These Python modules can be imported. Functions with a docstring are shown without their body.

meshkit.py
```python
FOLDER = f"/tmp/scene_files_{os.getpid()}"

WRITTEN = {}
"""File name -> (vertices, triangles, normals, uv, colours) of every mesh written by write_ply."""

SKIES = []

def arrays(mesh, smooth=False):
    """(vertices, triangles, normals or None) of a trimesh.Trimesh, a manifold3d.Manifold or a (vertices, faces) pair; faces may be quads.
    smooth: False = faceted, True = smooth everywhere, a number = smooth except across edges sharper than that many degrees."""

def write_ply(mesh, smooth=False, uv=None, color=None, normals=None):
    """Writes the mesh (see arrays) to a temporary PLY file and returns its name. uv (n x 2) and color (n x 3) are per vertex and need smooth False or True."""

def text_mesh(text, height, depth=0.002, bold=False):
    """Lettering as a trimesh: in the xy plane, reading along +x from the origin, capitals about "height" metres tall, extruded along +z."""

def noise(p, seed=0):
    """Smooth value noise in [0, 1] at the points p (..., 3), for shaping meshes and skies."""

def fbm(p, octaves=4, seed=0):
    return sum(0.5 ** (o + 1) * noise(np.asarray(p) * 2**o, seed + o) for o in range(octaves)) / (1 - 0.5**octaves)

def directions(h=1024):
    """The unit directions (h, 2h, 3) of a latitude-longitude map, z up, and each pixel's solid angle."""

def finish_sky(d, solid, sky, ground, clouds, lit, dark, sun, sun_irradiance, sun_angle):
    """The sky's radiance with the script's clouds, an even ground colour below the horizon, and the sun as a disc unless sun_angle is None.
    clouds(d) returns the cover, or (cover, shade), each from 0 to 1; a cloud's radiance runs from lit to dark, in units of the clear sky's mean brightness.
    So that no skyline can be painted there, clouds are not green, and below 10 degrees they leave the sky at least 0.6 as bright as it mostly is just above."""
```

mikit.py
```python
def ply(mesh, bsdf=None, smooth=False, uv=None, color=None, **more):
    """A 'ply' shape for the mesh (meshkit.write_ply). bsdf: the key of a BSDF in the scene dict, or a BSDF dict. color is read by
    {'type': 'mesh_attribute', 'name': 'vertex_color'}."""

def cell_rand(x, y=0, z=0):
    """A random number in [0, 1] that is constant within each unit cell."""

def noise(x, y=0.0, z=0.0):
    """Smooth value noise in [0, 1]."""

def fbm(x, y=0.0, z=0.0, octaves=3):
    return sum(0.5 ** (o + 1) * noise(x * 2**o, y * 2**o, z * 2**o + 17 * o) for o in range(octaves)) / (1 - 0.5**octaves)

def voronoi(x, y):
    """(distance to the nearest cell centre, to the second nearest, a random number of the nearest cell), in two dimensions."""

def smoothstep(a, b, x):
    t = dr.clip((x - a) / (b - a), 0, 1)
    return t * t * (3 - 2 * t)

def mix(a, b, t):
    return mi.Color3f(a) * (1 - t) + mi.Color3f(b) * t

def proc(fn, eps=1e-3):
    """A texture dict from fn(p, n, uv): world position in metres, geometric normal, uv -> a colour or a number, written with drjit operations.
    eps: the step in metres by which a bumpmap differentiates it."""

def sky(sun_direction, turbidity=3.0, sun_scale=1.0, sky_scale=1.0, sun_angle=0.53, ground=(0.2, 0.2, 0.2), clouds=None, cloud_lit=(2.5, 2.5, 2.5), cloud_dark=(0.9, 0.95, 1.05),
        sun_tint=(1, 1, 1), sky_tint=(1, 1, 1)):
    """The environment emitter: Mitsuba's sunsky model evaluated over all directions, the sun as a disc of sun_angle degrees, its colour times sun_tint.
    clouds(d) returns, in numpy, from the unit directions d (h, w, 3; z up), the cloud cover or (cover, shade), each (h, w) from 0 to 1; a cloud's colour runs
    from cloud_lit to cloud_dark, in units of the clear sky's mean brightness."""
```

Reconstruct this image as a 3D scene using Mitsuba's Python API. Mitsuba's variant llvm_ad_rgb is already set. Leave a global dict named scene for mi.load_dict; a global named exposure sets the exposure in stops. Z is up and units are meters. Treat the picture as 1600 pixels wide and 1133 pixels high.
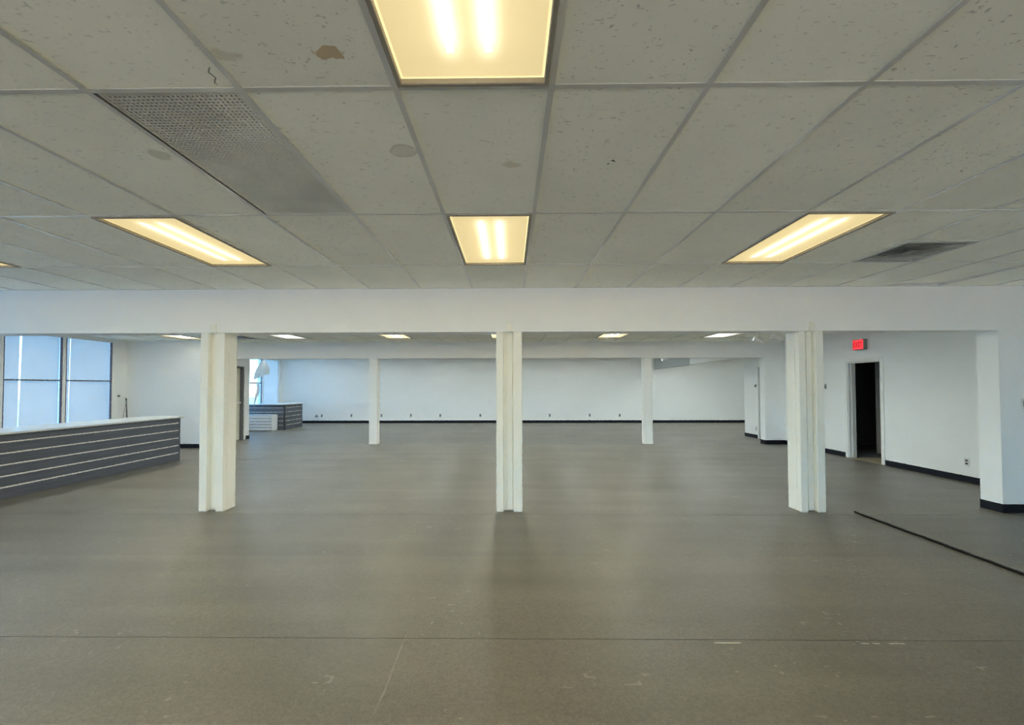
import math
import numpy as np
import trimesh
import drjit as dr
import mitsuba as mi
import mikit
import meshkit
from mikit import proc, noise, fbm, smoothstep, mix, cell_rand

T = mi.ScalarTransform4f
scene, labels = {"type": "scene"}, {}

# ------------------------------------------------------------------ camera, sky, exposure
exposure = 0.12
F_PX, CX, CY, YAW, PITCH, ROLL, EYE = 668.93, 789.5, 588.44, 0.01126, 0.023, -0.00209, 1.5024
fwd0 = np.array([-math.sin(YAW), math.cos(YAW), 0.0])
rgt0 = np.array([math.cos(YAW), math.sin(YAW), 0.0])
up0 = np.array([0, 0, 1.0])
cam_f = fwd0 * math.cos(PITCH) + up0 * math.sin(PITCH)
cam_u = up0 * math.cos(PITCH) - fwd0 * math.sin(PITCH)
cam_u = cam_u * math.cos(ROLL) - rgt0 * math.sin(ROLL)
org = np.array([0, 0, EYE])
scene["camera"] = {
    "type": "perspective", "fov": math.degrees(2 * math.atan(800 / F_PX)), "fov_axis": "x",
    "principal_point_offset_x": (800 - CX) / 1600, "principal_point_offset_y": (566.5 - CY) / 1133,
    "near_clip": 0.05, "far_clip": 500.0,
    "to_world": T().look_at(origin=org.tolist(), target=(org + cam_f).tolist(), up=cam_u.tolist()),
}
SKY = 19.0
scene["sky"] = mikit.sky([0.55, 0.35, 0.75], turbidity=4.0, sky_scale=SKY, sun_scale=SKY * 1.45, sun_angle=None,
                         ground=(0.34, 0.325, 0.29), sky_tint=(0.54, 1.06, 1.28))
AMBER = (0.90, 0.71, 0.335)      # prismatic lens of the front lamps
STREAK = (160.0, 140.0, 87.0)     # the tubes behind it
WARM = (1.25, 1.12, 0.68)      # middle lamps with the older tubes
COOL = (1.4, 1.45, 1.32)        # newer tubes in the middle and far bays
COOL_STREAK = (130.0, 143.0, 140.0)

# ------------------------------------------------------------------ materials
def rgb(*c):
    return {"type": "rgb", "value": list(c)}

def principled(color, rough=0.6, spec=0.4, metal=0.0, **kw):
    return {"type": "twosided", "b": {"type": "principled", "base_color": color if isinstance(color, dict) else rgb(*color),
                                      "roughness": rough, "specular": spec, "metallic": metal, **kw}}

def wall_fn(p, n, uv):
    a = fbm(p.x * 0.9, p.y * 0.9, p.z * 0.9, 3)
    b = noise(p.x * 7, p.y * 7, p.z * 7)
    k = 0.965 + 0.05 * a + 0.01 * b
    return mi.Color3f(0.87, 0.875, 0.865) * k

def column_fn(p, n, uv):
    return wall_fn(p, n, uv) * mi.Color3f(1.0, 0.98, 0.915)

def carpet_fn(p, n, uv):
    strip = dr.floor((p.y - 2.586) / 1.24)
    tone = 0.93 + 0.14 * cell_rand(strip, 3)
    streak = fbm(p.x * 0.55, p.y * 4.5, 1.0, 3)
    blot = fbm(p.x * 1.7 + 5, p.y * 1.7, 3.0, 3)
    pile = noise(p.x * 190, p.y * 190)
    pile2 = noise(p.x * 60, p.y * 75, 4.0)
    k = tone * (0.74 + 0.30 * streak + 0.22 * blot) * (0.80 + 0.26 * pile + 0.14 * pile2)
    c = mi.Color3f(0.084, 0.078, 0.062) * k
    # pale lint and scuffs
    lint = smoothstep(0.90, 0.95, noise(p.x * 26, p.y * 40, 9.0)) * smoothstep(0.55, 0.8, noise(p.x * 3.1, p.y * 3.1, 5.0))
    c = mix(c, mi.Color3f(0.22, 0.21, 0.18), lint * 0.30)
    seam = dr.exp(-dr.square((p.y - 2.5565) / 0.0045))
    dash = smoothstep(1.185, 1.20, p.x) * (1 - smoothstep(1.335, 1.355, p.x))
    dash2 = smoothstep(2.03, 2.06, p.x) * (1 - smoothstep(2.28, 2.31, p.x)) * smoothstep(0.35, 0.55, noise(p.x * 30, 2.0))
    c = mix(c, mi.Color3f(0.42, 0.41, 0.36), seam * (0.9 * dash + 0.6 * dash2))
    scr = dr.exp(-dr.square((p.x + 0.633 - 0.012 * noise(p.y * 6)) / 0.004)) * smoothstep(1.95, 2.1, p.y) * (1 - smoothstep(2.60, 2.66, p.y))
    c = mix(c, mi.Color3f(0.30, 0.285, 0.24), scr * 0.35 * noise(p.y * 22, 7.0))
    return c

def blob(p, x, y, rx, ry, seed, soft=0.25, rough=0.5):
    w = noise(p.x * 28 + seed, p.y * 28, seed) - 0.5 + 0.5 * (noise(p.x * 80, p.y * 80, seed) - 0.5)
    d = dr.sqrt(dr.square((p.x - x) / rx) + dr.square((p.y - y) / ry)) + w * rough
    return 1 - smoothstep(1 - soft, 1 + soft, d)

def ring(p, x, y, rx, ry, seed):
    w = noise(p.x * 22 + seed, p.y * 22, seed) - 0.5
    d = dr.sqrt(dr.square((p.x - x) / rx) + dr.square((p.y - y) / ry)) + w * 0.35
    return dr.exp(-dr.square((d - 1) / 0.10))

def tile_fn(p, n, uv):
    ci, cj = dr.floor((p.x - 0.1665) / 0.62), dr.floor((p.y - 1.669) / 1.24)
    r = cell_rand(ci, cj, 5)
    base = mi.Color3f(0.90, 0.89, 0.785) * (0.94 + 0.10 * r)
    base = base * (0.94 + 0.12 * fbm(p.x * 2.3 + ci * 9, p.y * 2.3, 2.0, 3))
    # worm-hole fissures, longer across the room
    f1 = noise(p.x * 62 + ci * 3, p.y * 150, 1.0)
    f2 = noise(p.x * 34, p.y * 48, 8.0)
    pit = smoothstep(0.81, 0.91, f1) * smoothstep(0.38, 0.62, f2)
    pin = smoothstep(0.86, 0.93, noise(p.x * 120, p.y * 120, 6.0)) * smoothstep(0.45, 0.65, f2)
    amount = 0.16 + 0.26 * cell_rand(ci, cj, 11)
    c = base * (1 - amount * dr.maximum(pit, 0.55 * pin))
    # stains and damage of their own
    c = mix(c, mi.Color3f(0.50, 0.37, 0.21), blob(p, -0.638, 1.487, 0.047, 0.034, 2.0, 0.10, 0.75) * 0.85)
    c = mix(c, mi.Color3f(0.50, 0.46, 0.33), blob(p, -0.535, 2.126, 0.066, 0.060, 4.0, 0.12, 0.3) * 0.38)
    c = mix(c, mi.Color3f(0.42, 0.37, 0.24), ring(p, -0.535, 2.126, 0.066, 0.060, 4.0) * 0.35)
    c = mix(c, mi.Color3f(0.43, 0.42, 0.35), blob(p, -1.788, 2.143, 0.050, 0.050, 6.0, 0.2, 0.4) * 0.45)
    c = mix(c, mi.Color3f(0.50, 0.45, 0.31), blob(p, 0.010, 2.271, 0.050, 0.030, 8.0, 0.3, 0.5) * 0.40)
    c = mix(c, mi.Color3f(0.45, 0.40, 0.26), blob(p, -1.02, 1.50, 0.045, 0.030, 9.0, 0.3, 0.7) * 0.35)
    for x, y, q in ((0.527, 2.268, 0.006), (0.545, 2.236, 0.008), (0.556, 2.246, 0.005)):
        c = mix(c, mi.Color3f(0.06, 0.055, 0.05), 1 - smoothstep(q * 0.7, q * 1.2, dr.sqrt(dr.square(p.x - x) + dr.square(p.y - y))))
    # crack near a tile corner
    line = -1.130 - 0.28 * (p.y - 1.575) + 0.030 * (dr.abs(((p.y - 1.555) / 0.055) - dr.floor((p.y - 1.555) / 0.055) - 0.5) - 0.25)
    crack = dr.exp(-dr.square((p.x - line) / 0.0035)) * smoothstep(1.553, 1.560, p.y) * (1 - smoothstep(1.644, 1.652, p.y))
    c = mix(c, mi.Color3f(0.10, 0.09, 0.075), crack * 0.9)
    return c

def tee_fn(p, n, uv):
    g = fbm(p.x * 3, p.y * 3, 1.0, 3)
    return mi.Color3f(0.74, 0.74, 0.705) * (0.78 + 0.30 * g)

def slat_fn(p, n, uv):
    g = fbm(p.x * 4, p.y * 2.5, p.z * 40, 3)
    return mi.Color3f(0.072, 0.078, 0.098) * (0.75 + 0.5 * g)

def filter_fn(p, n, uv):
    g = fbm(p.x * 3.5, p.y * 3.0, 2.0, 3)
    return mi.Color3f(0.74, 0.73, 0.67) * (0.62 + 0.62 * g)

def vent_fn(p, n, uv):
    d = dr.sqrt(dr.square((p.x - 3.5765) / 0.26) + dr.square((p.y - 3.84) / 0.26))
    w = fbm(p.x * 8, p.y * 8, 3.0, 3)
    soot = (1 - smoothstep(0.35, 1.05, d + 0.6 * (w - 0.5))) * 0.75
    return mix(mi.Color3f(0.56, 0.57, 0.53), mi.Color3f(0.13, 0.14, 0.13), soot)

def paper_fn(p, n, uv):
    g = fbm(p.y * 1.3, p.z * 0.8, 1.0, 3)
    return mi.Color3f(0.86, 0.885, 0.90) * (0.92 + 0.12 * g)

scene["paint_wall"] = principled(proc(wall_fn), 0.7, 0.2)
scene["paint_column"] = principled(proc(column_fn), 0.6, 0.25)
scene["paint_trim"] = principled((0.82, 0.82, 0.80), 0.4, 0.5)
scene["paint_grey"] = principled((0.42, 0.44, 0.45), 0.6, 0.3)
scene["vinyl_black"] = principled((0.006, 0.008, 0.014), 0.55, 0.2)
scene["carpet"] = principled(proc(carpet_fn), 0.45, 0.55, sheen=0.9, sheen_tint=0.2)
scene["subfloor"] = principled((0.05, 0.045, 0.04), 0.9, 0.1)
scene["tile_face"] = principled(proc(tile_fn), 0.85, 0.2)
scene["tee_paint"] = principled(proc(tee_fn), 0.14, 0.9)
scene["plenum_dark"] = principled((0.03, 0.03, 0.03), 0.9, 0.1)
scene["lamp_frame"] = principled((0.30, 0.27, 0.22), 0.4, 0.5)
scene["lamp_edge"] = principled((0.80, 0.76, 0.62), 0.4, 0.5)
scene["slat_dark"] = principled(proc(slat_fn), 0.45, 0.4)
scene["slat_insert"] = principled((0.62, 0.58, 0.57), 0.35, 0.5)
scene["counter_body"] = principled((0.05, 0.052, 0.062), 0.5, 0.4)
scene["counter_top"] = principled((0.58, 0.60, 0.61), 0.3, 0.5)
scene["white_laminate"] = principled((0.80, 0.81, 0.82), 0.35, 0.5)
scene["aluminium"] = principled((0.62, 0.64, 0.66), 0.35, 0.5)
scene["gasket"] = principled((0.12, 0.115, 0.17), 0.5, 0.4)
scene["post_black"] = principled((0.035, 0.035, 0.04), 0.5, 0.4)
scene["dark_metal"] = principled((0.13, 0.13, 0.14), 0.4, 0.5)
scene["cream_door"] = principled((0.72, 0.69, 0.56), 0.4, 0.5)
scene["grey_door"] = principled((0.34, 0.36, 0.37), 0.45, 0.4)
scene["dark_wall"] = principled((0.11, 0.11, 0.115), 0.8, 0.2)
scene["dim_panel"] = principled((0.30, 0.30, 0.29), 0.7, 0.2)
scene["room_panel"] = principled((0.72, 0.72, 0.71), 0.6, 0.2)
scene["threshold_wood"] = principled((0.22, 0.19, 0.13), 0.6, 0.3)
scene["plate_white"] = principled((0.72, 0.72, 0.70), 0.4, 0.5)
scene["socket_dark"] = principled((0.06, 0.06, 0.065), 0.5, 0.4)
scene["rubber_black"] = principled((0.005, 0.005, 0.0045), 0.6, 0.2)
scene["filter_grey"] = principled(proc(filter_fn), 0.7, 0.3)
scene["vent_paint"] = principled(proc(vent_fn), 0.5, 0.4)
scene["spot_white"] = principled((0.88, 0.88, 0.87), 0.35, 0.5)
scene["sign_housing"] = principled((0.20, 0.20, 0.19), 0.5, 0.4)
scene["concrete"] = principled((0.70, 0.70, 0.69), 0.8, 0.2)
scene["glass"] = {"type": "thindielectric", "int_ior": 1.5}
scene["paper"] = {"type": "principledthin", "base_color": proc(paper_fn), "roughness": 0.7, "diff_trans": 0.33, "spec_trans": 0.0, "spec_tint": 0.0, "eta": 1.3}
scene["sheet"] = {"type": "principledthin", "base_color": rgb(0.82, 0.84, 0.84), "roughness": 0.6, "diff_trans": 0.6, "spec_trans": 0.0, "eta": 1.3}

# ------------------------------------------------------------------ helpers
def numbered(key):
    if key not in used:
        used.add(key)
        return key
    k = 1
    while f"{key}_{k:03d}" in used:
        k += 1
    used.add(f"{key}_{k:03d}")
    return f"{key}_{k:03d}"
used = set()

def box(x0, x1, y0, y1, z0, z1):
    m = trimesh.creation.box(extents=(abs(x1 - x0), abs(y1 - y0), abs(z1 - z0)))
    m.apply_translation(((x0 + x1) / 2, (y0 + y1) / 2, (z0 + z1) / 2))
    return m

def rbox(x0, x1, y0, y1, z0, z1, c=0.005):
    """A box with chamfered edges."""
    lo, hi = np.minimum((x0, y0, z0), (x1, y1, z1)), np.maximum((x0, y0, z0), (x1, y1, z1))
    c = min(c, 0.3 * float((hi - lo).min()))
    v = []
    for s in np.ndindex(2, 2, 2):
        p = np.where(np.array(s) == 1, hi, lo)
        d = np.where(np.array(s) == 1, -c, c)
        for k in range(3):
            q = p + d
            q[k] = p[k]
            v.append(q)
    return trimesh.convex.convex_hull(np.array(v))

def cat(*ms):
    return trimesh.util.concatenate(list(ms))

def put(name, mesh, bsdf, parent=None, smooth=False, **kw):
    key = numbered(f"{parent}__{name}" if parent else name)
    scene[key] = mikit.ply(mesh, bsdf, smooth=smooth, **kw)
    return key

def thing(name, label, category, group=None):
    key = numbered(name)
    labels[key] = {"label": label, "category": category}
    if group:
        labels[key]["group"] = group
    return key

def tag(key, label, category, group=None):
    labels[key] = {"label": label, "category": category}
    if group:
        labels[key]["group"] = group
    return key

def struct(name, mesh, bsdf, label=None, **kw):
    key = put(name, mesh, bsdf, **kw)
    labels[key] = {"kind": "structure"}
    if label:
        labels[key]["label"] = label
    return key

def empty_struct(name, label):
    key = numbered(name)
    labels[key] = {"kind": "structure", "label": label}
    return key

def stuff(key):
    labels[key] = {"kind": "stuff"}
    return key

def tube(points, r, sides=10):
    p = np.asarray(points, float)
    t = np.gradient(p, axis=0)
    t /= np.linalg.norm(t, axis=1, keepdims=True)
    ref = np.where(np.abs(t[:, 2:]) < 0.9, [[0, 0, 1.0]], [[1.0, 0, 0]])
    a = np.cross(t, ref)
    a /= np.linalg.norm(a, axis=1, keepdims=True)
    b = np.cross(t, a)
    ang = np.arange(sides) * 2 * np.pi / sides
    r = np.broadcast_to(r, (len(p),))
    v = p[:, None] + r[:, None, None] * (np.cos(ang)[None, :, None] * a[:, None] + np.sin(ang)[None, :, None] * b[:, None])
    n = len(p)
    f = []
    for i in range(n - 1):
        for j in range(sides):
            k = (j + 1) % sides
            f += [[i * sides + j, i * sides + k, (i + 1) * sides + k], [i * sides + j, (i + 1) * sides + k, (i + 1) * sides + j]]
    vv = np.vstack([v.reshape(-1, 3), p[:1], p[-1:]])
    for j in range(sides):
        k = (j + 1) % sides
        f += [[n * sides, k, j], [n * sides + 1, (n - 1) * sides + j, (n - 1) * sides + k]]
    m = trimesh.Trimesh(vv, np.array(f), process=False)
    m.fix_normals()
    return m

def lathe(profile, sides=24):
    m = trimesh.creation.revolve(np.array(profile, float), sections=sides)
    m.fix_normals()
    return m

def aim(mesh, direction, at):
    """Turns +z of the mesh to the direction and moves its origin to the point."""
    mesh = mesh.copy()
    mesh.apply_transform(trimesh.geometry.align_vectors([0, 0, 1], np.asarray(direction, float) / np.linalg.norm(direction)))
    mesh.apply_translation(at)
    return mesh

# ------------------------------------------------------------------ measures of the place
XL, XR = -9.5, 7.08                    # left (window) wall and right wall, inner faces
Y_BACKROOM = -4.531                    # wall behind the camera
Y1, Y1B, Z1 = 5.15, 5.39, 2.16         # first header
Y2, Y2B, Z2 = 11.15, 11.36, 2.238      # second header
Y_END = 17.70                          # far wall
H1, H2 = 2.690, 2.655                  # suspended ceilings
TOP = 3.00
GX, GY, PX, PY = 0.1665, 1.669, 0.62, 1.24

# ------------------------------------------------------------------ floor
floor = struct("floor", box(XL - 0.15, 11.0, Y_BACKROOM - 0.1, Y_END + 0.1, -0.15, -0.006), "subfloor", "grey-brown carpeted floor laid in wide strips")
y = 2.586 - 6 * 1.24
while y < Y_END:
    a, b = max(y, Y_BACKROOM), min(y + 1.24, Y_END)
    if b - a > 0.05:
        k = round((y - 2.586) / 1.24)
        top = (0.0, -0.0012, 0.0, -0.0007, -0.0015)[k % 5]
        put("carpet_strip", rbox(XL, XR if a > Y1 else XR, a + 0.0003, b - 0.0003, -0.006, top, 0.0004), "carpet", floor)
    y += 1.24
put("carpet_strip", rbox(XR, 10.5, 12.9, Y_END, -0.006, -0.001, 0.0015), "carpet", floor)

# ------------------------------------------------------------------ walls
WT = 0.14
def wall_x(x0, x1, y0, y1, openings, z0=0.0, z1=TOP):
    """A wall along y (thickness x0..x1) with openings (ya, yb, za, zb)."""
    ms, at = [], y0
    for ya, yb, za, zb in sorted(openings):
        if ya > at:
            ms.append(box(x0, x1, at, ya, z0, z1))
        if za > z0:
            ms.append(box(x0, x1, ya, yb, z0, za))
        if zb < z1:
            ms.append(box(x0, x1, ya, yb, zb, z1))
        at = yb
    if y1 > at:
        ms.append(box(x0, x1, at, y1, z0, z1))
    return cat(*ms)

SILL, HEAD, PITCH_W = 0.32, 2.60, 1.13
front_units = [(10.13 - PITCH_W * (k + 1), 10.13 - PITCH_W * k) for k in range(12)]
far_units = [(13.95, 15.08), (15.10, 16.30), (16.36, 17.52)]
win_open = [(front_units[-1][0], 10.13, SILL, HEAD), (13.95, 17.52, SILL, HEAD)]
struct("wall_left", wall_x(XL - 0.16, XL, Y_BACKROOM, Y_END, win_open), "paint_wall", "white window wall on the left")
D1 = (8.262, 9.060, 0.0, 1.985)         # dark doorway
D2 = (11.46, 12.275, 0.0, 2.02)        # far door
struct("wall_right", wall_x(XR, XR + WT, Y_BACKROOM, 13.03, [D1, D2]), "paint_wall", "white right wall with the dark doorway and the exit sign")
struct("wall_back", box(XL - 0.16, 10.64, Y_END, Y_END + 0.14, 0, TOP), "paint_wall", "long white far wall")
ADDED_SHOP = [(-3.6 + 2.4 * k, -3.6 + 2.4 * k + 2.4) for k in range(4)]  # unseen shopfront windows, added to bring more light into the front bay
struct("wall_front", cat(box(XL - 0.16, ADDED_SHOP[0][0], Y_BACKROOM - 0.14, Y_BACKROOM, 0, TOP), box(ADDED_SHOP[-1][1], XR + WT, Y_BACKROOM - 0.14, Y_BACKROOM, 0, TOP), box(ADDED_SHOP[0][0], ADDED_SHOP[-1][1], Y_BACKROOM - 0.14, Y_BACKROOM, 0, 0.4), box(ADDED_SHOP[0][0], ADDED_SHOP[-1][1], Y_BACKROOM - 0.14, Y_BACKROOM, 2.55, TOP)), "paint_wall", "white wall behind the viewpoint with added shopfront windows")
struct("wall_alcove", cat(box(XR + WT, 10.5, 12.89, 13.03, 0, TOP), box(10.5, 10.64, 12.89, Y_END, 0, TOP)), "paint_wall", "white walls of the alcove at the far right")
# the small room standing out from the left wall
XB, YB0, YB1 = -7.60, 10.50, 12.40
D3 = (11.25, 12.14, 0.0, 2.085)
struct("wall_storeroom", cat(box(XL, XB, YB0, YB0 + 0.12, 0, TOP), wall_x(XB - 0.13, XB, YB0 + 0.12, YB1, [D3]), box(XL, XB - 0.13, YB1 - 0.12, YB1, 0, TOP)), "paint_wall", "white walls of the small room on the left, behind the long counter")
# headers and the wall ends that carry them
struct("wall_header", cat(box(XL, XR, Y1, Y1B, Z1, TOP), box(5.81, XR, Y1, Y1B, 0, Z1)), "paint_wall", "white header across the room on three columns, with its wall end on the right")
struct("wall_header_far", cat(box(XB, XR, Y2, Y2B, Z2, TOP), box(6.585, XR, Y2, Y2B, 0, Z2)), "paint_wall", "second white header further back on two slim columns")
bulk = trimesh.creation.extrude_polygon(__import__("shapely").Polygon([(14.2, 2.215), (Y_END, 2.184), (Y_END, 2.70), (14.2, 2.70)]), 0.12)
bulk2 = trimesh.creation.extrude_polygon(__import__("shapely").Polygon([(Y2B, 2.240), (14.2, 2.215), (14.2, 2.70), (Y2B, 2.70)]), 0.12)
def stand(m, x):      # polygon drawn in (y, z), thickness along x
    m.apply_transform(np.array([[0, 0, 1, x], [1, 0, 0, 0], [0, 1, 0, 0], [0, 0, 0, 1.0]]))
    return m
soffit = struct("wall_soffit", stand(bulk, 5.95), "paint_grey", "dropped panel under the far ceiling, its shade painted grey, right of the slim column")  # shaded far part painted grey; lit near part keeps the wall paint
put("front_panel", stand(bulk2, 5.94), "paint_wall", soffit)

# baseboards: black vinyl cove
def base_y(x0, x1, y, side):           # on a wall that faces -y (side -1)
    return rbox(x0, x1, y, y + side * 0.012, 0.0, 0.10, 0.003)
def base_x(y0, y1, x, side):
    return rbox(x, x + side * 0.012, y0, y1, 0.0, 0.10, 0.003)
struct("baseboard_back", base_y(XL, 10.5, Y_END, -1), "vinyl_black", "black baseboard along the far wall")
struct("baseboard_right", cat(base_x(Y1B, D1[0] - 0.075, XR, -1), base_x(D1[1] + 0.075, Y2, XR, -1)), "vinyl_black", "black baseboard along the right wall on both sides of the dark doorway")
struct("baseboard_right_far", cat(base_x(D2[1] + 0.07, 13.03, XR, -1), base_y(6.573, XR, Y2, -1), base_x(Y2, Y2B, 6.585, -1)), "vinyl_black", "black baseboard of the far right wall end and past the far door")
struct("baseboard_header", cat(base_y(5.798, XR, Y1, -1), base_x(Y1, Y1B, 5.81, -1)), "vinyl_black", "black baseboard of the near right wall end")
struct("baseboard_left", cat(base_y(XL, XB, YB0, -1), base_x(12.24, YB1 + 0.012, XB, 1), base_x(10.2, 10.488, XL, 1), base_x(YB0, D3[0] - 0.08, XB, 1)), "vinyl_black", "black baseboard of the small room on the left")

# ------------------------------------------------------------------ ceiling: backing, tees, tiles
ceiling = struct("ceiling", cat(box(XL - 0.1, XR + 0.1, Y_BACKROOM - 0.1, Y1 + 0.02, TOP, TOP + 0.05),
                                box(XL - 0.1, 10.6, Y1 + 0.02, Y_END + 0.1, TOP, TOP + 0.05)), "plenum_dark", "suspended ceiling of worn off-white tiles in a metal grid")
def tee_x(y, x0, x1, h):     # runs along x
    return cat(box(x0, x1, y - 0.012, y + 0.012, h - 0.0025, h), box(x0, x1, y - 0.002, y + 0.002, h, h + 0.03))
def tee_y(x, y0, y1, h):
    return cat(box(x - 0.012, x + 0.012, y0, y1, h - 0.0035, h - 0.0005), box(x - 0.002, x + 0.002, y0, y1, h, h + 0.03))
rng = np.random.default_rng(7)
cols = [GX + PX * i for i in range(-16, 13)]
edges_x = [XL] + [c for c in cols if XL + 0.05 < c < XR - 0.05] + [XR]
rows = [GY + PY * j for j in range(-5, 3)] + [Y1]
def col_of(i):               # left edge of the column between grid lines i and i+1
    return GX + PX * i
LAMP_CELLS = {(-1 + 4 * k, j) for k in (-2, -1, 0, 1) for j in (1, -1, -3)} - {(3, -1), (3, -3)}
GRILLE_CELL, VENT_CELL, LOOSE_CELL = (-3, 0), (5, 1), (7, 2)
far_field = []
for j in range(len(rows) - 1):
    y0, y1, jj = rows[j], rows[j + 1], j - 5
    for x0, x1 in zip(edges_x[:-1], edges_x[1:]):
        i = round((x1 - PX - GX) / PX) if x0 == XL else round((x0 - GX) / PX)
        if (i, jj) in LAMP_CELLS or (i, jj) == GRILLE_CELL:
            continue
        ya, yb = y0 + 0.003, y1 - 0.003
        if (i, jj) == VENT_CELL:
            yb = y0 + 0.62
        m = box(x0 + 0.003, x1 - 0.003, ya, yb, 0.0, 0.016)
        v = m.vertices.copy()
        dx, dy = rng.normal(0, 0.0016, 2)
        lift = abs(rng.normal(0, 0.0014))
        if (i, jj) == LOOSE_CELL:
            v[:, 1] = np.where(v[:, 1] > 4.6, v[:, 1] - 0.03, v[:, 1])
            v[:, 2] += np.clip((v[:, 1] - y0) / (y1 - y0), 0, 1) * 0.024 + np.clip((v[:, 0] - x0) / PX, 0, 1) * 0.008
        v[:, 2] += H1 + lift + np.maximum(dx * (v[:, 0] - x0) / PX + dy * (v[:, 1] - y0) / PY, 0)
        m.vertices = v
        if jj >= -1:
            put("tile", m, "tile_face", ceiling)
        else:
            far_field.append(m)
stuff(put("tile_field", cat(*far_field), "tile_face", ceiling))
for x in edges_x[1:-1]:
    put("runner", tee_y(x, Y_BACKROOM, Y1, H1), "tee_paint", ceiling)
for yy in rows[1:-1]:
    put("cross_tee", tee_x(yy, XL, XR, H1), "tee_paint", ceiling)
put("cross_tee", tee_x(GY + PY + 0.62, col_of(5), col_of(6), H1), "tee_paint", ceiling)
put("wall_angle", cat(box(XL, XR, Y1 - 0.02, Y1, H1 - 0.003, H1), box(XL, XL + 0.02, Y_BACKROOM, Y1, H1 - 0.003, H1), box(XR - 0.02, XR, Y_BACKROOM, Y1, H1 - 0.003, H1)), "tee_paint", ceiling)
# middle and far bays: seen at a few pixels per tile
MID_ROWS = [5.39, 6.53, 7.77, 9.01, 10.25, 11.15]
MID_LAMPS = {(-1 + 4 * k, 3) for k in (-3, -2, -1, 0, 1, 2)} | {(-1 + 4 * k, 1) for k in (-3, -2, -1, 0, 1, 2)}
MID_VENT = (-11, 3)
mid_t, mid_g = [], []
for j in range(len(MID_ROWS) - 1):
    y0, y1 = MID_ROWS[j], MID_ROWS[j + 1]
    for x0, x1 in zip(edges_x[:-1], edges_x[1:]):
        i = round((x1 - PX - GX) / PX) if x0 == XL else round((x0 - GX) / PX)
        if (i, j) in MID_LAMPS:
            continue
        if (i, j) == MID_VENT:
            y1v = y0 + 0.62
        else:
            y1v = y1
        lift = abs(rng.normal(0, 0.002))
        mid_t.append(box(x0 + 0.003, x1 - 0.003, y0 + 0.003, y1v - 0.003, H2 + lift, H2 + lift + 0.016))
for x in edges_x[1:-1]:
    mid_g.append(tee_y(x, Y1B, Y2, H2))
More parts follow.
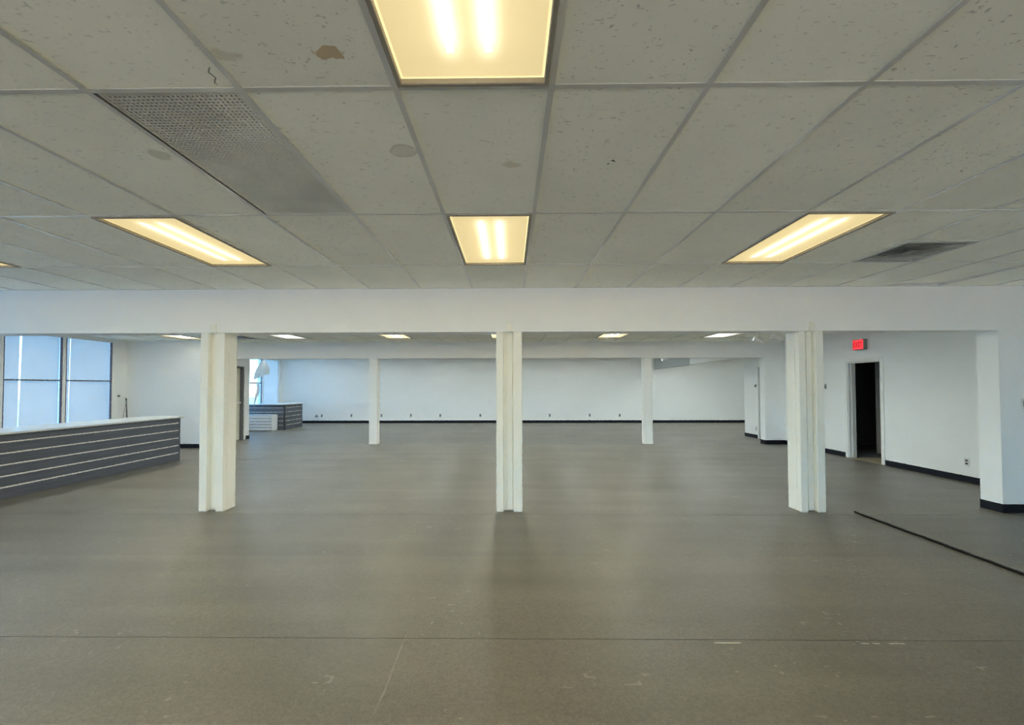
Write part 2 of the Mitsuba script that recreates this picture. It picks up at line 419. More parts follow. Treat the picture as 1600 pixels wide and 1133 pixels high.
for yy in MID_ROWS[1:-1]:
    mid_g.append(tee_x(yy, XL, XR, H2))
stuff(put("tile_field", cat(*mid_t), "tile_face", ceiling))
stuff(put("grid_field", cat(*mid_g), "tee_paint", ceiling))
ADDED_FAR_LAMPS = [(-5.41 + 2.48 * k, 13.0) for k in range(-1, 5)] + [(-5.41 + 2.48 * k, 15.6) for k in range(-1, 5)] + [(6.60, 13.9), (6.60, 15.6), (8.6, 14.4)]  # unseen lamps added to brighten the far bay
put("far_panel", box(XL, 10.5, Y2B, Y_END, H2, H2 + 0.02), "tile_face", ceiling)

# ------------------------------------------------------------------ ceiling lamps
def lens_texture(x0, y0, x1, y1, base):
    xm = (x0 + x1) / 2
    def fn(p, n, uv):
        a = dr.exp(-dr.square((p.x - (xm - TUBE_X)) / 0.036)) + dr.exp(-dr.square((p.x - (xm + TUBE_X)) / 0.036))
        e = smoothstep(y0 + 0.06, y0 + 0.22, p.y) * (1 - smoothstep(y1 - 0.22, y1 - 0.06, p.y))
        glow = dr.exp(-dr.square((p.x - xm) / 0.17)) * (0.4 + 0.6 * e)
        prism = 0.90 + 0.10 * dr.sin((p.x + p.y) * 520.0) * dr.sin((p.x - p.y) * 520.0)
        edge = dr.minimum(dr.minimum(p.x - x0, x1 - p.x), dr.minimum(p.y - y0, y1 - p.y))
        rim = 1 - smoothstep(0.004, 0.012, edge)
        return mi.Color3f(*base) * ((0.80 + 0.30 * glow) * prism + 0.5 * rim) + mi.Color3f(1.1, 1.0, 0.8) * (a * e)
    return proc(fn)

TUBE_X = 0.068
def lamp(x0, y0, h, base, streak, label, group, far=False):
    t = thing("ceiling_lamp", label, "ceiling light", group)
    x1, y1 = x0 + PX, y0 + PY
    a, b, c, d = x0 + 0.012, x1 - 0.012, y0 + 0.012, y1 - 0.012
    w, zf = 0.020, h - 0.010
    put("frame", cat(rbox(a, b, c, c + w, zf, h + 0.03, 0.003), rbox(a, b, d - w, d, zf, h + 0.03, 0.003), rbox(a, a + w, c, d, zf, h + 0.03, 0.003), rbox(b - w, b, c, d, zf, h + 0.03, 0.003)), "lamp_frame", t)
    la, lb, lc, ld = a + w, b - w, c + w, d - w
    put("housing", cat(box(a, b, c, d, h + 0.10, h + 0.11), box(a, a + 0.004, c, d, h + 0.03, h + 0.10), box(b - 0.004, b, c, d, h + 0.03, h + 0.10), box(a, b, c, c + 0.004, h + 0.03, h + 0.10), box(a, b, d - 0.004, d, h + 0.03, h + 0.10)), "lamp_edge", t)
    zl = h + 0.012
    v = [[la, lc, zl], [lb, lc, zl], [lb, ld, zl], [la, ld, zl]]
    f = [[0, 2, 1], [0, 3, 2]]
    put("lens", trimesh.Trimesh(np.array(v), np.array(f), process=False), {"type": "diffuse", "reflectance": rgb(0.5, 0.47, 0.38)}, t,
        uv=np.array([[0, 0], [1, 0], [1, 1], [0, 1.0]]),
        emitter={"type": "area", "radiance": lens_texture(la, lc, lb, ld, base)})
    xm = (la + lb) / 2
    for sx in (-1, 1):
        xt = xm + sx * TUBE_X
        ring_ = [(math.sin(q) * 0.0125, -0.0008 - math.cos(q) * 0.0012) for q in np.linspace(-1.5, 1.5, 7)]
        vv = np.array([[xt + a_, yy, zl + b_] for yy in (lc + 0.13, ld - 0.13) for a_, b_ in ring_])
        ff = [[k, k + 7, k + 1] for k in range(6)] + [[k + 1, k + 7, k + 8] for k in range(6)]
        mm = trimesh.Trimesh(vv, np.array(ff), process=False)
        if mm.face_normals[:, 2].mean() > 0:
            mm.invert()
        put("glowing_tube", mm, {"type": "diffuse", "reflectance": rgb(0.6, 0.58, 0.5)}, t, emitter={"type": "area", "radiance": rgb(*streak)})
    return t

G = "recessed lamps of the front ceiling"
spots = {
    (0, -1): "large glowing ceiling lamp at the top of the photo with two bright tube streaks",
    (0, 1): "glowing ceiling lamp straight above the middle column",
    (-1, 1): "glowing ceiling lamp above the left front column, nearest the dirty return grille",
    (1, 1): "glowing ceiling lamp left of the sooty air vent",
    (-2, 1): "ceiling lamp cut off by the left edge of the photo",
}
for (k, j), text in spots.items():
    lamp(col_of(-1 + 4 * k), GY + PY * j, H1, AMBER, STREAK, text, None)
for k, j in ((-2, -1), (-1, -1), (-2, -3), (-1, -3), (0, -3)):
    lamp(col_of(-1 + 4 * k), GY + PY * j, H1, AMBER, STREAK, "ceiling lamp over the floor behind the viewpoint, out of the photo", "lamps behind the viewpoint")
mid_text = {-3: "far ceiling lamp glimpsed over the blank wall, just left of the left front column", -2: "far ceiling lamp just right of the left front column's top",
            -1: "far ceiling lamp left of the slim far column's top, midway to the middle column", 0: "far ceiling lamp mostly hidden behind the middle column's top",
            1: "far yellowish ceiling lamp between the middle column and the right slim column", 2: "far white ceiling lamp nearest the two white spotlights"}
for k in (-3, -2, -1, 0, 1, 2):
    lamp(col_of(-1 + 4 * k), MID_ROWS[3], H2, *((COOL, COOL_STREAK) if k in (-2, 2) else (WARM, STREAK)), mid_text[k], None)
for k in (-3, -2, -1, 0, 1, 2):  # unseen row added to brighten the middle bay
    lamp(col_of(-1 + 4 * k), MID_ROWS[1], H2, COOL, COOL_STREAK, "added ceiling lamp hidden behind the front header", "added lamps hidden behind the front header")
for x, yy in ADDED_FAR_LAMPS:
    lamp(x, yy, H2 - 0.012, COOL, COOL_STREAK, "added ceiling lamp of the far bay, hidden behind the second header", "added lamps hidden behind the second header")

# ------------------------------------------------------------------ return grille and air vents
t = thing("return_grille", "dirty grey return-air grille among the ceiling tiles, left of the big lamp", "air grille")
x0, y0 = col_of(-3) + 0.024, GY + 0.012
x1, y1 = x0 + PX - 0.036, y0 + PY - 0.024
put("frame", cat(box(x0, x0 + 0.012, y0, y1, H1, H1 + 0.012), box(x1 - 0.012, x1, y0, y1, H1, H1 + 0.012), box(x0, x1, y0, y0 + 0.012, H1, H1 + 0.012), box(x0, x1, y1 - 0.012, y1, H1, H1 + 0.012)), "filter_grey", t)
bars = []
p_ = 0.0195
n_x, n_y = int((x1 - x0 - 0.024) / p_), int((y1 - y0 - 0.024) / p_)
for k in range(n_x):
    xx = x0 + 0.012 + (k + 0.5) * (x1 - x0 - 0.024) / n_x
    bars.append(box(xx - 0.0050, xx + 0.0050, y0 + 0.012, y1 - 0.012, H1 + 0.002, H1 + 0.007))
for k in range(n_y):
    yy = y0 + 0.012 + (k + 0.5) * (y1 - y0 - 0.024) / n_y
    bars.append(box(x0 + 0.012, x1 - 0.012, yy - 0.0050, yy + 0.0050, H1 + 0.0025, H1 + 0.0065))
stuff(put("lattice", cat(*bars), "filter_grey", t))
put("duct", cat(box(x0, x1, y0, y1, H1 + 0.20, H1 + 0.21), box(x0, x0 + 0.004, y0, y1, H1 + 0.012, H1 + 0.2), box(x1 - 0.004, x1, y0, y1, H1 + 0.012, H1 + 0.2), box(x0, x1, y0, y0 + 0.004, H1 + 0.012, H1 + 0.2), box(x0, x1, y1 - 0.004, y1, H1 + 0.012, H1 + 0.2)), "plenum_dark", t)

def vent(x0, y0, h, label, bsdf):
    t = thing("air_vent", label, "air vent")
    c, s = np.array([x0 + 0.31, y0 + 0.31]), 0.293
    def frame_ring(a, b, za, zb):
        """Sloping square ring: half-size a at height za to half-size b at height zb."""
        v, f = [], []
        for r, z in ((a, za), (b, zb), (b, zb + 0.003), (a, za + 0.003)):
            for sx, sy in ((-1, -1), (1, -1), (1, 1), (-1, 1)):
                v.append([c[0] + sx * r, c[1] + sy * r, z])
        for q in range(4):
            for k in range(4):
                A, B = q * 4 + k, q * 4 + (k + 1) % 4
                C, D = ((q + 1) % 4) * 4 + (k + 1) % 4, ((q + 1) % 4) * 4 + k
                f += [[A, B, C], [A, C, D]]
        m = trimesh.Trimesh(np.array(v), np.array(f), process=False)
        m.fix_normals()
        return m
    put("frame", frame_ring(s, s - 0.035, h, h), bsdf, t)
    for r in (0.235, 0.185, 0.135, 0.085):
        put("louvre", frame_ring(r, r - 0.040, h - 0.001, h + 0.014), bsdf, t)
    put("centre_plate", box(c[0] - 0.05, c[0] + 0.05, c[1] - 0.05, c[1] + 0.05, h, h + 0.004), bsdf, t)
    put("duct", box(c[0] - s, c[0] + s, c[1] - s, c[1] + s, h + 0.022, h + 0.03), bsdf, t)
vent(col_of(5), GY + PY + 0.62, H1, "sooty square air vent in the ceiling, right of the right-hand lamp", "vent_paint")
vent(col_of(-11), MID_ROWS[3] + 0.62, H2, "far grey air vent beside the ceiling lamp above the second counter", "paint_grey")

# ------------------------------------------------------------------ columns
def column(x0, x1, y0, y1, h, channel, label, paint="paint_column"):
    t = thing("column", label, "column")
    if not channel:
        put("shaft", rbox(x0, x1, y0, y1, 0, h, 0.004), paint, t)
        return t
    c0, c1 = channel
    put("back_board", rbox(x0, x1, y0 + 0.075, y1, 0, h, 0.003), paint, t)
    put("face_board", rbox(x0, c0, y0, y0 + 0.075, 0, h, 0.005), paint, t)
    put("face_board", rbox(c1, x1, y0, y0 + 0.075, 0, h, 0.005), paint, t)
    put("channel_strip", rbox((c0 + c1) / 2 - 0.020, c1 - 0.012, y0 + 0.050, y0 + 0.076, 0.012, h, 0.003), paint, t)
    cc = (c0 + c1) / 2 + 0.01
    put("head_block", rbox(cc - 0.036, cc + 0.036, y0 - 0.014, y0 - 0.0005, h + 0.004, h + 0.105, 0.003), paint, t)
    return t
column(-3.761, -3.466, Y1, Y1B, Z1, (-3.665, -3.555), "thick white column on the left, beside the dark slatted counter")
column(-0.167, 0.145, Y1, Y1B, Z1, (-0.082, 0.038), "thick white column in the middle of the room with a shallow groove down its face")
column(3.452, 3.745, Y1, Y1B, Z1, (3.535, 3.650), "thick white column on the right, nearest the black cord on the carpet")
column(-3.684, -3.469, Y2, Y2B - 0.005, Z2, None, "slim white far column between the left and the middle thick columns", "paint_wall")
column(3.467, 3.692, Y2, Y2B - 0.005, Z2, None, "slim white far column between the middle and the right thick columns", "paint_wall")

# ------------------------------------------------------------------ windows and their paper
def wrinkled(y0t, y0b, y1t, y1b, x, z0, z1, seed, amp=0.006):
    ny, nz = 10, 26
    u, w = np.meshgrid(np.linspace(0, 1, ny), np.linspace(0, 1, nz), indexing="ij")
    ya, yb = y0b + (y0t - y0b) * w, y1b + (y1t - y1b) * w
    p = np.stack([np.full_like(u, x), ya + (yb - ya) * u, z0 + (z1 - z0) * w], -1)
    q = p * np.array([1, 2.2, 1.1]) + seed
    p[..., 0] += amp * (meshkit.fbm(q, 3, seed) - 0.5) * 2 * np.sin(np.pi * np.clip(u, 0.06, 0.94))
    i = np.arange(ny * nz).reshape(ny, nz)
    f = np.stack([i[:-1, :-1], i[1:, :-1], i[1:, 1:], i[:-1, 1:]], -1).reshape(-1, 4)
    return p.reshape(-1, 3), f
win_n = 0
def window(y0, y1, label, plain=False):
    global win_n
    win_n += 1
    t = empty_struct(f"window_{win_n}", label)
    xa, xb = XL - 0.15, XL + 0.015
    put("frame", cat(rbox(xa, xb, y0, y0 + 0.035, SILL, HEAD), rbox(xa, xb, y1 - 0.035, y1, SILL, HEAD), rbox(xa, xb, y0 + 0.035, y1 - 0.035, SILL, SILL + 0.05), rbox(xa, xb, y0 + 0.035, y1 - 0.035, HEAD - 0.04, HEAD)), "paint_trim", t)
    if not plain:
      put("gasket", cat(box(xb - 0.04, xb - 0.004, y0 + 0.035, y0 + 0.052, SILL + 0.05, HEAD - 0.04), box(xb - 0.04, xb - 0.004, y1 - 0.052, y1 - 0.035, SILL + 0.05, HEAD - 0.04)), "gasket", t)
    if not plain:
      put("transom", rbox(xb - 0.045, xb - 0.002, y0 + 0.036, y1 - 0.036, 1.635, 1.662), "dark_metal", t)
    for za, zb in ((SILL + 0.05, 1.648), (1.648, HEAD - 0.04)):
        v = np.array([[xa + 0.05, y0 + 0.035, za], [xa + 0.05, y1 - 0.035, za], [xa + 0.05, y1 - 0.035, zb], [xa + 0.05, y0 + 0.035, zb]])
        put("pane", trimesh.Trimesh(v, np.array([[0, 1, 2], [0, 2, 3]]), process=False), "glass", t)
XP = XL - 0.055
def paper(y0t, y0b, y1t, y1b, label, seed, group=None):
    tag(put("window_paper", wrinkled(y0t, y0b, y1t, y1b, XP, SILL + 0.052, HEAD - 0.042, seed), "paper", smooth=True), label, "window paper", group)
for k, (a, b) in enumerate(front_units):
    window(a, b, "papered storefront window behind the long counter" if k < 3 else "clear storefront window further along the left wall")
    if k == 0:
        paper(a + 0.04, a + 0.04, a + 0.175, a + 0.150, "narrow strip of white paper on the window right of the double mullion", 3)
        paper(a + 0.190, a + 0.157, b - 0.04, b - 0.04, "wide white paper sheet over the window nearest the blank wall", 4)
    elif k == 1:
        paper(a + 0.04, a + 0.04, a + 0.348, a + 0.335, "white paper sheet at the left edge of the photo, left of the bright slit", 5)
        paper(a + 0.392, a + 0.352, b - 0.04, b - 0.062, "wide white paper sheet between the bright slit and the double mullion", 6)
    elif k == 2:
        paper(a + 0.04, a + 0.04, b - 0.04, b - 0.04, "white paper sheet on the window just outside the left edge of the photo", 7 + k)
for k, (a, b) in enumerate(far_units):
    window(a, b, ("far window behind the small room", "far clear window over the small counter", "far papered window in the corner")[k], k == 2)
    if k == 2:
        paper(a + 0.09, a + 0.05, b - 0.03, b - 0.03, "pale blue-lit paper sheet on the far corner window", 33)
for a, b in ADDED_SHOP:
    win_n += 1
    t = empty_struct(f"window_{win_n}", "added shopfront window behind the viewpoint")
    yb = Y_BACKROOM
    put("frame", cat(rbox(a, a + 0.04, yb - 0.13, yb + 0.01, 0.4, 2.55), rbox(b - 0.04, b, yb - 0.13, yb + 0.01, 0.4, 2.55), rbox(a + 0.04, b - 0.04, yb - 0.13, yb + 0.01, 0.4, 0.45), rbox(a + 0.04, b - 0.04, yb - 0.13, yb + 0.01, 2.50, 2.55)), "aluminium", t)
    put("pane", trimesh.Trimesh(np.array([[a + 0.04, yb - 0.07, 0.45], [b - 0.04, yb - 0.07, 0.45], [b - 0.04, yb - 0.07, 2.5], [a + 0.04, yb - 0.07, 2.5]]), np.array([[0, 1, 2], [0, 2, 3]]), process=False), "glass", t)

struct("pavement", box(-70, XL - 0.3, -50, 70, -0.30, -0.12), "concrete", "added pavement outside the left windows, lit by sky alone for bluish light")  # added to cover the brighter sky ground, so light from the left stays blue
struct("wall_added_canopy", box(XL - 0.3, XR + 0.4, Y_BACKROOM - 5.5, Y_BACKROOM - 0.14, 2.62, 2.80), "paint_grey", "added canopy behind the viewpoint that blocks sky light from the shopfront")  # unseen blocker, added so only ground light enters the shopfront

# ------------------------------------------------------------------ doors
def casing_x(t, x, side, y0, y1, z, w=0.07, d=0.02, bsdf="paint_trim"):
    put("casing", cat(rbox(x, x + side * d, y0 - w, y0, 0, z + w), rbox(x, x + side * d, y1, y1 + w, 0, z + w), rbox(x, x + side * d, y0, y1, z, z + w)), bsdf, t)
d1 = empty_struct("door_1", "white-cased doorway on the right wall opening into a dark room, under the red exit sign")
casing_x(d1, XR, -1, D1[0], D1[1], D1[3])
put("jamb", cat(rbox(XR - 0.005, XR + WT + 0.01, D1[0], D1[0] + 0.02, 0, D1[3]), rbox(XR - 0.005, XR + WT + 0.01, D1[1] - 0.02, D1[1], 0, D1[3]), rbox(XR - 0.005, XR + WT + 0.01, D1[0] + 0.02, D1[1] - 0.02, D1[3] - 0.02, D1[3])), "paint_trim", d1)
put("stop", rbox(XR + 0.05, XR + 0.09, D1[1] - 0.034, D1[1] - 0.02, 0, D1[3] - 0.02), "paint_trim", d1)
put("threshold", rbox(XR - 0.02, XR + WT + 0.6, D1[0] + 0.0, D1[1], -0.006, 0.004), "threshold_wood", d1)
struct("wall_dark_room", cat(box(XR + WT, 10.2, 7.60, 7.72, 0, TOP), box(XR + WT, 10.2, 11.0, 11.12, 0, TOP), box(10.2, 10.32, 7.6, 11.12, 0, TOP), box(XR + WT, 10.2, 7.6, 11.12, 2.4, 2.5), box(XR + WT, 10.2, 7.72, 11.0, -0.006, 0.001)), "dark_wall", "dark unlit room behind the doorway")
struct("wall_dark_room_partition", rbox(8.17, 8.29, 8.65, 9.68, 0, 2.4), "room_panel", "grey panel standing in the dark room")
d2 = empty_struct("door_2", "far grey door in a white casing on the right wall")
casing_x(d2, XR, -1, D2[0], D2[1], D2[3], 0.06)
put("leaf", rbox(XR + 0.06, XR + 0.10, D2[0] + 0.004, D2[1] - 0.004, 0.005, D2[3] - 0.004), "grey_door", d2)
k_ = put("handle", aim(lathe([[0, 0], [0.016, 0], [0.016, 0.03], [0.028, 0.04], [0.028, 0.06], [0, 0.065]], 16), (-1, 0, 0), (XR + 0.06, D2[0] + 0.08, 0.98)), "dark_metal", d2, smooth=40)
d3 = empty_struct("door_3", "cream door in a dark recessed frame on the side of the small room")
casing_x(d3, XB, 1, D3[0], D3[1], D3[3], 0.075)
put("frame", cat(rbox(XB - 0.13, XB + 0.003, D3[1] - 0.03, D3[1], 0, D3[3]), rbox(XB - 0.13, XB + 0.003, D3[0], D3[0] + 0.03, 0, D3[3]), rbox(XB - 0.13, XB + 0.003, D3[0] + 0.03, D3[1] - 0.03, D3[3] - 0.04, D3[3])), "dark_metal", d3)
put("leaf", rbox(XB - 0.125, XB - 0.09, D3[0] + 0.032, D3[1] - 0.032, 0.006, D3[3] - 0.042), "cream_door", d3)
put("push_bar", rbox(XB - 0.09, XB - 0.045, D3[0] + 0.08, D3[1] - 0.05, 1.03, 1.075, 0.006), "paint_trim", d3)

# ------------------------------------------------------------------ counters
LINES = (0.765, 0.615, 0.460, 0.308, 0.158)
def slat_face(t, axis, fixed, side, a, b, ztop, off=0.014):
    """Dark boards and pale inserts on the face of a counter; axis 'x': face is the plane x = fixed."""
    edges = [ztop] + [z + 0.010 for z in LINES]
    lows = [z - 0.010 for z in LINES]
    bounds = [(ztop, LINES[0] + 0.011)] + [(LINES[k] - 0.011, LINES[k + 1] + 0.011) for k in range(4)] + [(LINES[4] - 0.011, 0.0)]
    for hi, lo in bounds:
        m = rbox(fixed, fixed + side * off, a, b, lo, hi, 0.004) if axis == "x" else rbox(a, b, fixed, fixed + side * off, lo, hi, 0.004)
        put("slat_board", m, "slat_dark", t)
    for z in LINES:
        q = 0.012
        m = rbox(fixed, fixed + side * (off - 0.003), a + 0.02, b - 0.02, z - q + 0.002, z + q - 0.003, 0.002) if axis == "x" else rbox(a + 0.02, b - 0.02, fixed, fixed + side * (off - 0.003), z - q + 0.002, z + q - 0.003, 0.002)
        put("insert_strip", m, "slat_insert", t)
c1 = thing("counter", "long dark slatted counter with a pale worktop in front of the papered windows", "counter")
put("body", rbox(-7.52, -6.814, 3.6, 8.755, 0, 0.868), "counter_body", c1)
slat_face(c1, "x", -6.814, 1, 3.6, 8.755, 0.866)
put("end_panel", rbox(-7.53, -6.797, 8.755, 8.772, 0, 0.868), "slat_dark", c1)
put("worktop", rbox(-7.60, -6.765, 3.5, 8.845, 0.868, 0.898, 0.004), "counter_top", c1)
c2 = thing("counter", "small far slatted counter in the left corner under the clear window", "counter")
put("body", rbox(-9.25, -7.914, 14.954, 16.19, 0, 0.868), "counter_body", c2)
slat_face(c2, "x", -7.914, 1, 14.97, 16.19, 0.866)
slat_face(c2, "y", 14.954, -1, -9.25, -7.935, 0.866)
put("corner_post", rbox(-7.935, -7.885, 14.925, 14.975, 0, 0.868), "post_black", c2)
put("end_panel", rbox(-9.25, -7.895, 16.19, 16.207, 0, 0.868), "slat_dark", c2)
put("worktop", rbox(-9.32, -7.80, 14.86, 16.36, 0.868, 0.898, 0.004), "counter_top", c2)
c3 = thing("slatted_cabinet", "low white slatted cabinet standing against the small far counter", "cabinet")
put("body", rbox(-9.30, -8.14, 14.56, 14.90, 0, 0.525), "dim_panel", c3)
zz = [0.005, 0.112, 0.216, 0.320, 0.424, 0.530]
put("side_panel", rbox(-8.14, -8.125, 14.56, 14.90, 0, 0.53), "white_laminate", c3)
put("top_board", rbox(-9.30, -8.125, 14.535, 14.90, 0.53, 0.545), "white_laminate", c3)
for a, b in zip(zz[:-1], zz[1:]):
    put("slat", rbox(-9.30, -8.125, 14.535, 14.56, a + 0.009, b - 0.009, 0.005), "white_laminate", c3)

# ------------------------------------------------------------------ exit sign
t = thing("exit_sign", "glowing red exit sign on the right wall above the dark doorway", "exit sign")
ex0, ex1, ey0, ey1, ez0, ez1 = XR - 0.085, XR, 8.545, 8.815, 2.222, 2.432
put("housing", rbox(ex0 + 0.008, ex1, ey0, ey1, ez0, ez1, 0.006), "sign_housing", t)
put("face", rbox(ex0, ex0 + 0.010, ey0 + 0.008, ey1 - 0.008, ez0 + 0.008, ez1 - 0.008, 0.002), {"type": "diffuse", "reflectance": rgb(0.4, 0.03, 0.03)}, t,
    emitter={"type": "area", "radiance": rgb(0.95, 0.055, 0.075)})
txt = meshkit.text_mesh("EXIT", 0.098, 0.003, bold=True)
w_ = txt.bounds[1][0] - txt.bounds[0][0]
txt.apply_translation((-txt.bounds[0][0] - w_ / 2, -0.049, 0))
txt.apply_scale([min(1.0, 0.215 / w_), 1, 1])
txt.apply_transform(np.array([[0, 0, -1, ex0 - 0.0005], [-1, 0, 0, (ey0 + ey1) / 2], [0, 1, 0, (ez0 + ez1) / 2], [0, 0, 0, 1.0]]))
put("lettering", txt, {"type": "diffuse", "reflectance": rgb(0.3, 0.02, 0.02)}, t, emitter={"type": "area", "radiance": rgb(0.36, 0.012, 0.014)})

# ------------------------------------------------------------------ outlets and switches
def plate(name, cat_, label, at, normal, w=0.075, h=0.118, kind="outlet", group=None, tone="plate_white"):
    """A wall plate centred at the point, facing the normal ('-x', '+x' or '-y')."""
    t = thing(name, label, cat_, group)
    def face(u0, u1, v0, v1, d0, d1):
        x, y, z = at
        if normal == "-y":
            return rbox(x + u0, x + u1, y - d1, y - d0, z + v0, z + v1, 0.002)
        s = -1 if normal == "-x" else 1
        return rbox(x + s * d0, x + s * d1, y + u0, y + u1, z + v0, z + v1, 0.002)
    put("cover_plate", face(-w / 2, w / 2, -h / 2, h / 2, 0, 0.007), tone, t)
    if kind == "outlet":
        for s in (-1, 1):
            put("socket", face(-0.017, 0.017, s * 0.024 - 0.014, s * 0.024 + 0.014, 0.006, 0.011), "socket_dark", t)
    elif kind == "double_switch":
        for s in (-1, 1):
            put("rocker", face(s * 0.026 - 0.015, s * 0.026 + 0.015, -0.034, 0.034, 0.006, 0.014), "socket_dark", t)
    else:
        put("toggle", face(-0.012, 0.012, -0.03, 0.03, 0.006, 0.014), "socket_dark", t)
    return t
GO = "electrical outlets along the far wall"
where = [(-7.812, "outlet on the far wall, first right of the small far counter"), (-6.58, "outlet on the far wall, left of the left slim column and nearest it"),
         (-5.328, "outlet on the far wall, touching the right side of the left slim column in view"), (-4.107, "outlet on the far wall, second right of the left slim column"),
         (-2.888, "outlet on the far wall, third right of the left slim column"), (-1.234, "outlet on the far wall, just left of the middle column"),
         (1.628, "outlet on the far wall, first right of the middle column"), (3.274, "outlet on the far wall, second right of the middle column"),
         (4.503, "outlet on the far wall, just left of the right slim column")]
for x, text in where:
    plate("outlet", "outlet", text, (x, Y_END, 0.305), "-y", kind="outlet", group=GO, tone="dim_panel")
t = thing("floor_jack", "small grey cable jack on the far wall beside the far counter", "cable jack")
put("cover", trimesh.convex.convex_hull(np.array([[-8.02 + sx * 0.075, Y_END - d, 0.25] for sx in (-1, 1) for d in (0, 0.03)] + [[-8.02 + sx * 0.02, Y_END - d, 0.345] for sx in (-1, 1) for d in (0, 0.03)])), "dim_panel", t)
put("socket", rbox(-8.04, -8.0, Y_END - 0.036, Y_END - 0.028, 0.265, 0.295), "socket_dark", t)
plate("outlet", "outlet", "outlet low on the right wall between the dark doorway and the near wall end", (XR, 6.746, 0.315), "-x", w=0.08, h=0.125)
plate("light_switch", "light switch", "light switch left of the dark doorway, just right of the thick right column", (XR, 9.69, 1.485), "-x", kind="switch", tone="paint_grey")
plate("light_switch", "light switch", "light switch beside the far grey door", (XR, 12.42, 1.503), "-x", kind="double_switch", w=0.12)
plate("outlet", "outlet", "outlet low beside the far grey door", (XR, 12.42, 0.27), "-x")
plate("light_switch", "light switch", "dark double switch on the near wall end, at the right edge of the photo", (6.118, Y1, 1.286), "-y", w=0.125, h=0.12, kind="double_switch", tone="plate_white")
plate("outlet", "outlet", "outlet low on the near wall end, at the right edge of the photo", (6.105, Y1, 0.33), "-y", w=0.08, h=0.12)
t = thing("thermostat", "small dark thermostat on the wall strip right of the papered windows", "thermostat")
put("case", rbox(XL, XL + 0.025, 10.255, 10.305, 1.262, 1.312, 0.004), "dark_metal", t)
put("dial", aim(lathe([[0, 0], [0.016, 0], [0.014, 0.010], [0, 0.011]], 16), (1, 0, 0), (XL + 0.025, 10.28, 1.287)), "socket_dark", t, smooth=40)

# ------------------------------------------------------------------ small things
s_ = np.linspace(0, 1, 90)
rr = np.random.default_rng(3)
yc = 5.151 - 3.2 * s_
xc = 4.071 - 0.028 * s_ + 0.006 * np.sin(yc * 9.3) * np.sin(yc * 3.1 + 1) + 0.003 * np.sin(yc * 31)
zc = np.full_like(s_, 0.0105)
rad = 0.0112 * (1 + 0.14 * np.sin(yc * 17) * np.sin(yc * 7.7))
tag(put("cord", tube(np.stack([xc, yc, zc], 1), rad), "rubber_black", smooth=50), "black cord lying straight on the carpet in front of the right column", "cord")

pole = thing("leaning_pole", "thin dark pole with a cord, leaning in the corner behind the long counter", "pole")
put("shaft", tube([(-9.28, 10.33, 0.0), (-9.36, 10.38, 0.6), (-9.44, 10.43, 1.19)], [0.021, 0.019, 0.013]), "dark_metal", pole, smooth=40)
put("tip", tube([(-9.438, 10.429, 1.18), (-9.446, 10.434, 1.225)], 0.017), "rubber_black", pole, smooth=40)
put("pull_cord", tube([(-9.43, 10.42, 1.17), (-9.415, 10.36, 0.95), (-9.40, 10.31, 0.70), (-9.38, 10.29, 0.35)], 0.004, 6), "dim_panel", pole, smooth=40)

# hanging torn sheet in front of the far clear window
sheet = thing("hanging_sheet", "torn white sheet hanging on a wire in front of the far clear window", "hanging sheet")
YS = 13.9
def sheet_mesh():
    nu, nv = 22, 22
    P = []
    top = np.array([-8.07, YS, 2.385])
    for i in range(nu):
        u = i / (nu - 1)
        # lower rim from the left tip over the bulge to the right tip
        bot = np.array([-8.335 + 0.50 * u, YS + 0.18 * math.sin(math.pi * u) - 0.06, 1.720 + 0.235 * min(1, u * 1.35) ** 0.8 - 0.075 * max(0, (u - 0.6) / 0.4)])
        for j in range(nv):
            v = j / (nv - 1)
            q = top + (bot - top) * v
            q[0] += (0.085 * math.sin(math.pi * v) * (2 * u - 1.0)) + (u - 0.5) * 0.06 * (1 - v)
            q[1] -= 0.10 * math.sin(math.pi * v) * math.sin(math.pi * u)
            q[1] += 0.02 * math.sin(9 * u + 4 * v)
            P.append(q)
    i = np.arange(nu * nv).reshape(nu, nv)
    f = np.stack([i[:-1, :-1], i[1:, :-1], i[1:, 1:], i[:-1, 1:]], -1).reshape(-1, 4)
    return np.array(P), f
put("sheet", sheet_mesh(), "sheet", sheet, smooth=True)
def strip_mesh():
    n = 24
    P = []
    for i in range(n):
        v = i / (n - 1)
        w = 0.085 * math.sin(math.pi * min(1, 0.12 + v * 0.88)) ** 0.7
        xm = -8.275 - 0.055 * v + 0.02 * math.sin(5 * v)
        z = 1.66 - 0.72 * v
        for s in (-1, 0, 1):
            P.append([xm + s * w * 0.62, YS + 0.05 * math.sin(4 * v) + 0.03 * s * s, z])
    i = np.arange(n * 3).reshape(n, 3)
    f = np.stack([i[:-1, :-1], i[1:, :-1], i[1:, 1:], i[:-1, 1:]], -1).reshape(-1, 4)
    return np.array(P), f
put("curled_strip", strip_mesh(), "sheet", sheet, smooth=True)
put("wire", tube([(-8.065, YS, H2), (-8.06, YS, 2.5), (-8.07, YS, 2.38)], 0.006, 6), "dim_panel", sheet, smooth=40)
put("knot", lathe([[0, -0.05], [0.02, -0.035], [0.032, 0], [0.02, 0.035], [0, 0.05]], 12).apply_translation((-8.066, YS, 2.41)), "sheet", sheet, smooth=True)
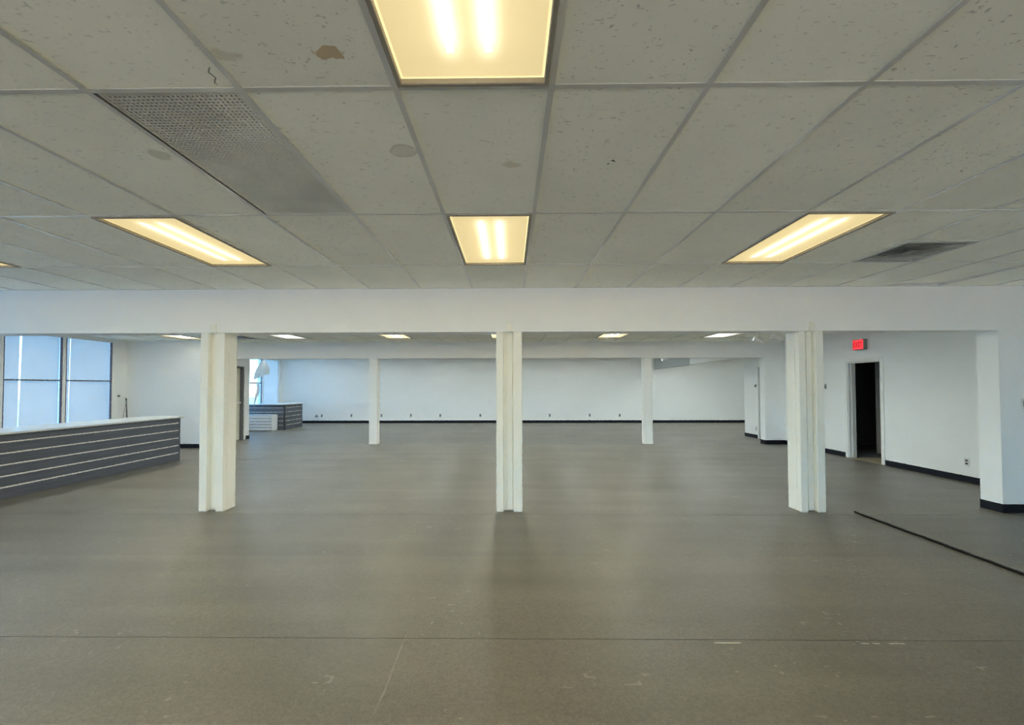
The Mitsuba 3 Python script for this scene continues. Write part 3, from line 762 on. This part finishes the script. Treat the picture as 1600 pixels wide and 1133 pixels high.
put("cord", tube([(-8.20, YS, 1.92), (-8.29, YS, 1.62), (-8.335, YS, 0.95), (-8.335, YS, 0.62)], 0.006, 6), "dim_panel", sheet, smooth=40)

# track spotlights
def spotlight(at, direction, label, flare=0.0, stem_top=None, name="spotlight"):
    t = thing(name, label, "spotlight")
    L, r = 0.19, 0.060
    body = lathe([[0, 0], [r * 0.75, 0], [r, 0.012], [r, L * 0.55], [r + flare, L], [r + flare - 0.004, L], [r - 0.006, L * 0.55], [0, L * 0.5]], 28)
    body.apply_translation((0, 0, -L / 2))
    put("can", aim(body, direction, at), "spot_white", t, smooth=40)
    lens = lathe([[0, 0], [r - 0.008, 0], [r - 0.010, 0.012], [0, 0.02]], 20)
    lens.apply_translation((0, 0, L * 0.02))
    put("bulb", aim(lens, direction, at), "plate_white", t, smooth=40)
    x, y, z = at
    put("stem", tube([(x, y, z + 0.03), (x, y, stem_top)], 0.009, 10), "spot_white", t, smooth=40)
    put("adapter", rbox(x - 0.05, x + 0.05, y - 0.018, y + 0.018, stem_top - 0.01, stem_top + 0.012), "spot_white", t)
def track(x0, x1, y, h, label):
    t = thing("track_rail", label, "track rail")
    put("rail", rbox(x0, x1, y - 0.02, y + 0.02, h - 0.022, h, 0.003), "spot_white", t)
    for x in (x0, x1):
        put("end_cap", rbox(x - 0.012, x + 0.012, y - 0.022, y + 0.022, h - 0.025, h, 0.003), "plate_white", t)
track(4.7, 6.1, 9.0, H2, "white track rail holding the two spotlights left of the thick right column")
spotlight((5.185, 9.0, 2.455), (0.93, -0.25, -0.42), "white can spotlight tilted down, the left one of the pair by the right column", 0.0, H2 - 0.03)
spotlight((5.565, 9.0, 2.497), (-0.72, 0.2, 0.40), "white flared spotlight under the ceiling, nearest the right column's top", 0.035, H2 - 0.03)
track(4.4, 5.6, 14.0, H2 - 0.001, "white track rail on the far ceiling, behind the second header")
spotlight((5.03, 14.0, 2.40), (-0.8, -0.3, -0.1), "small white spotlight peeking under the second header, right of the right slim column", 0.01, H2 - 0.03)
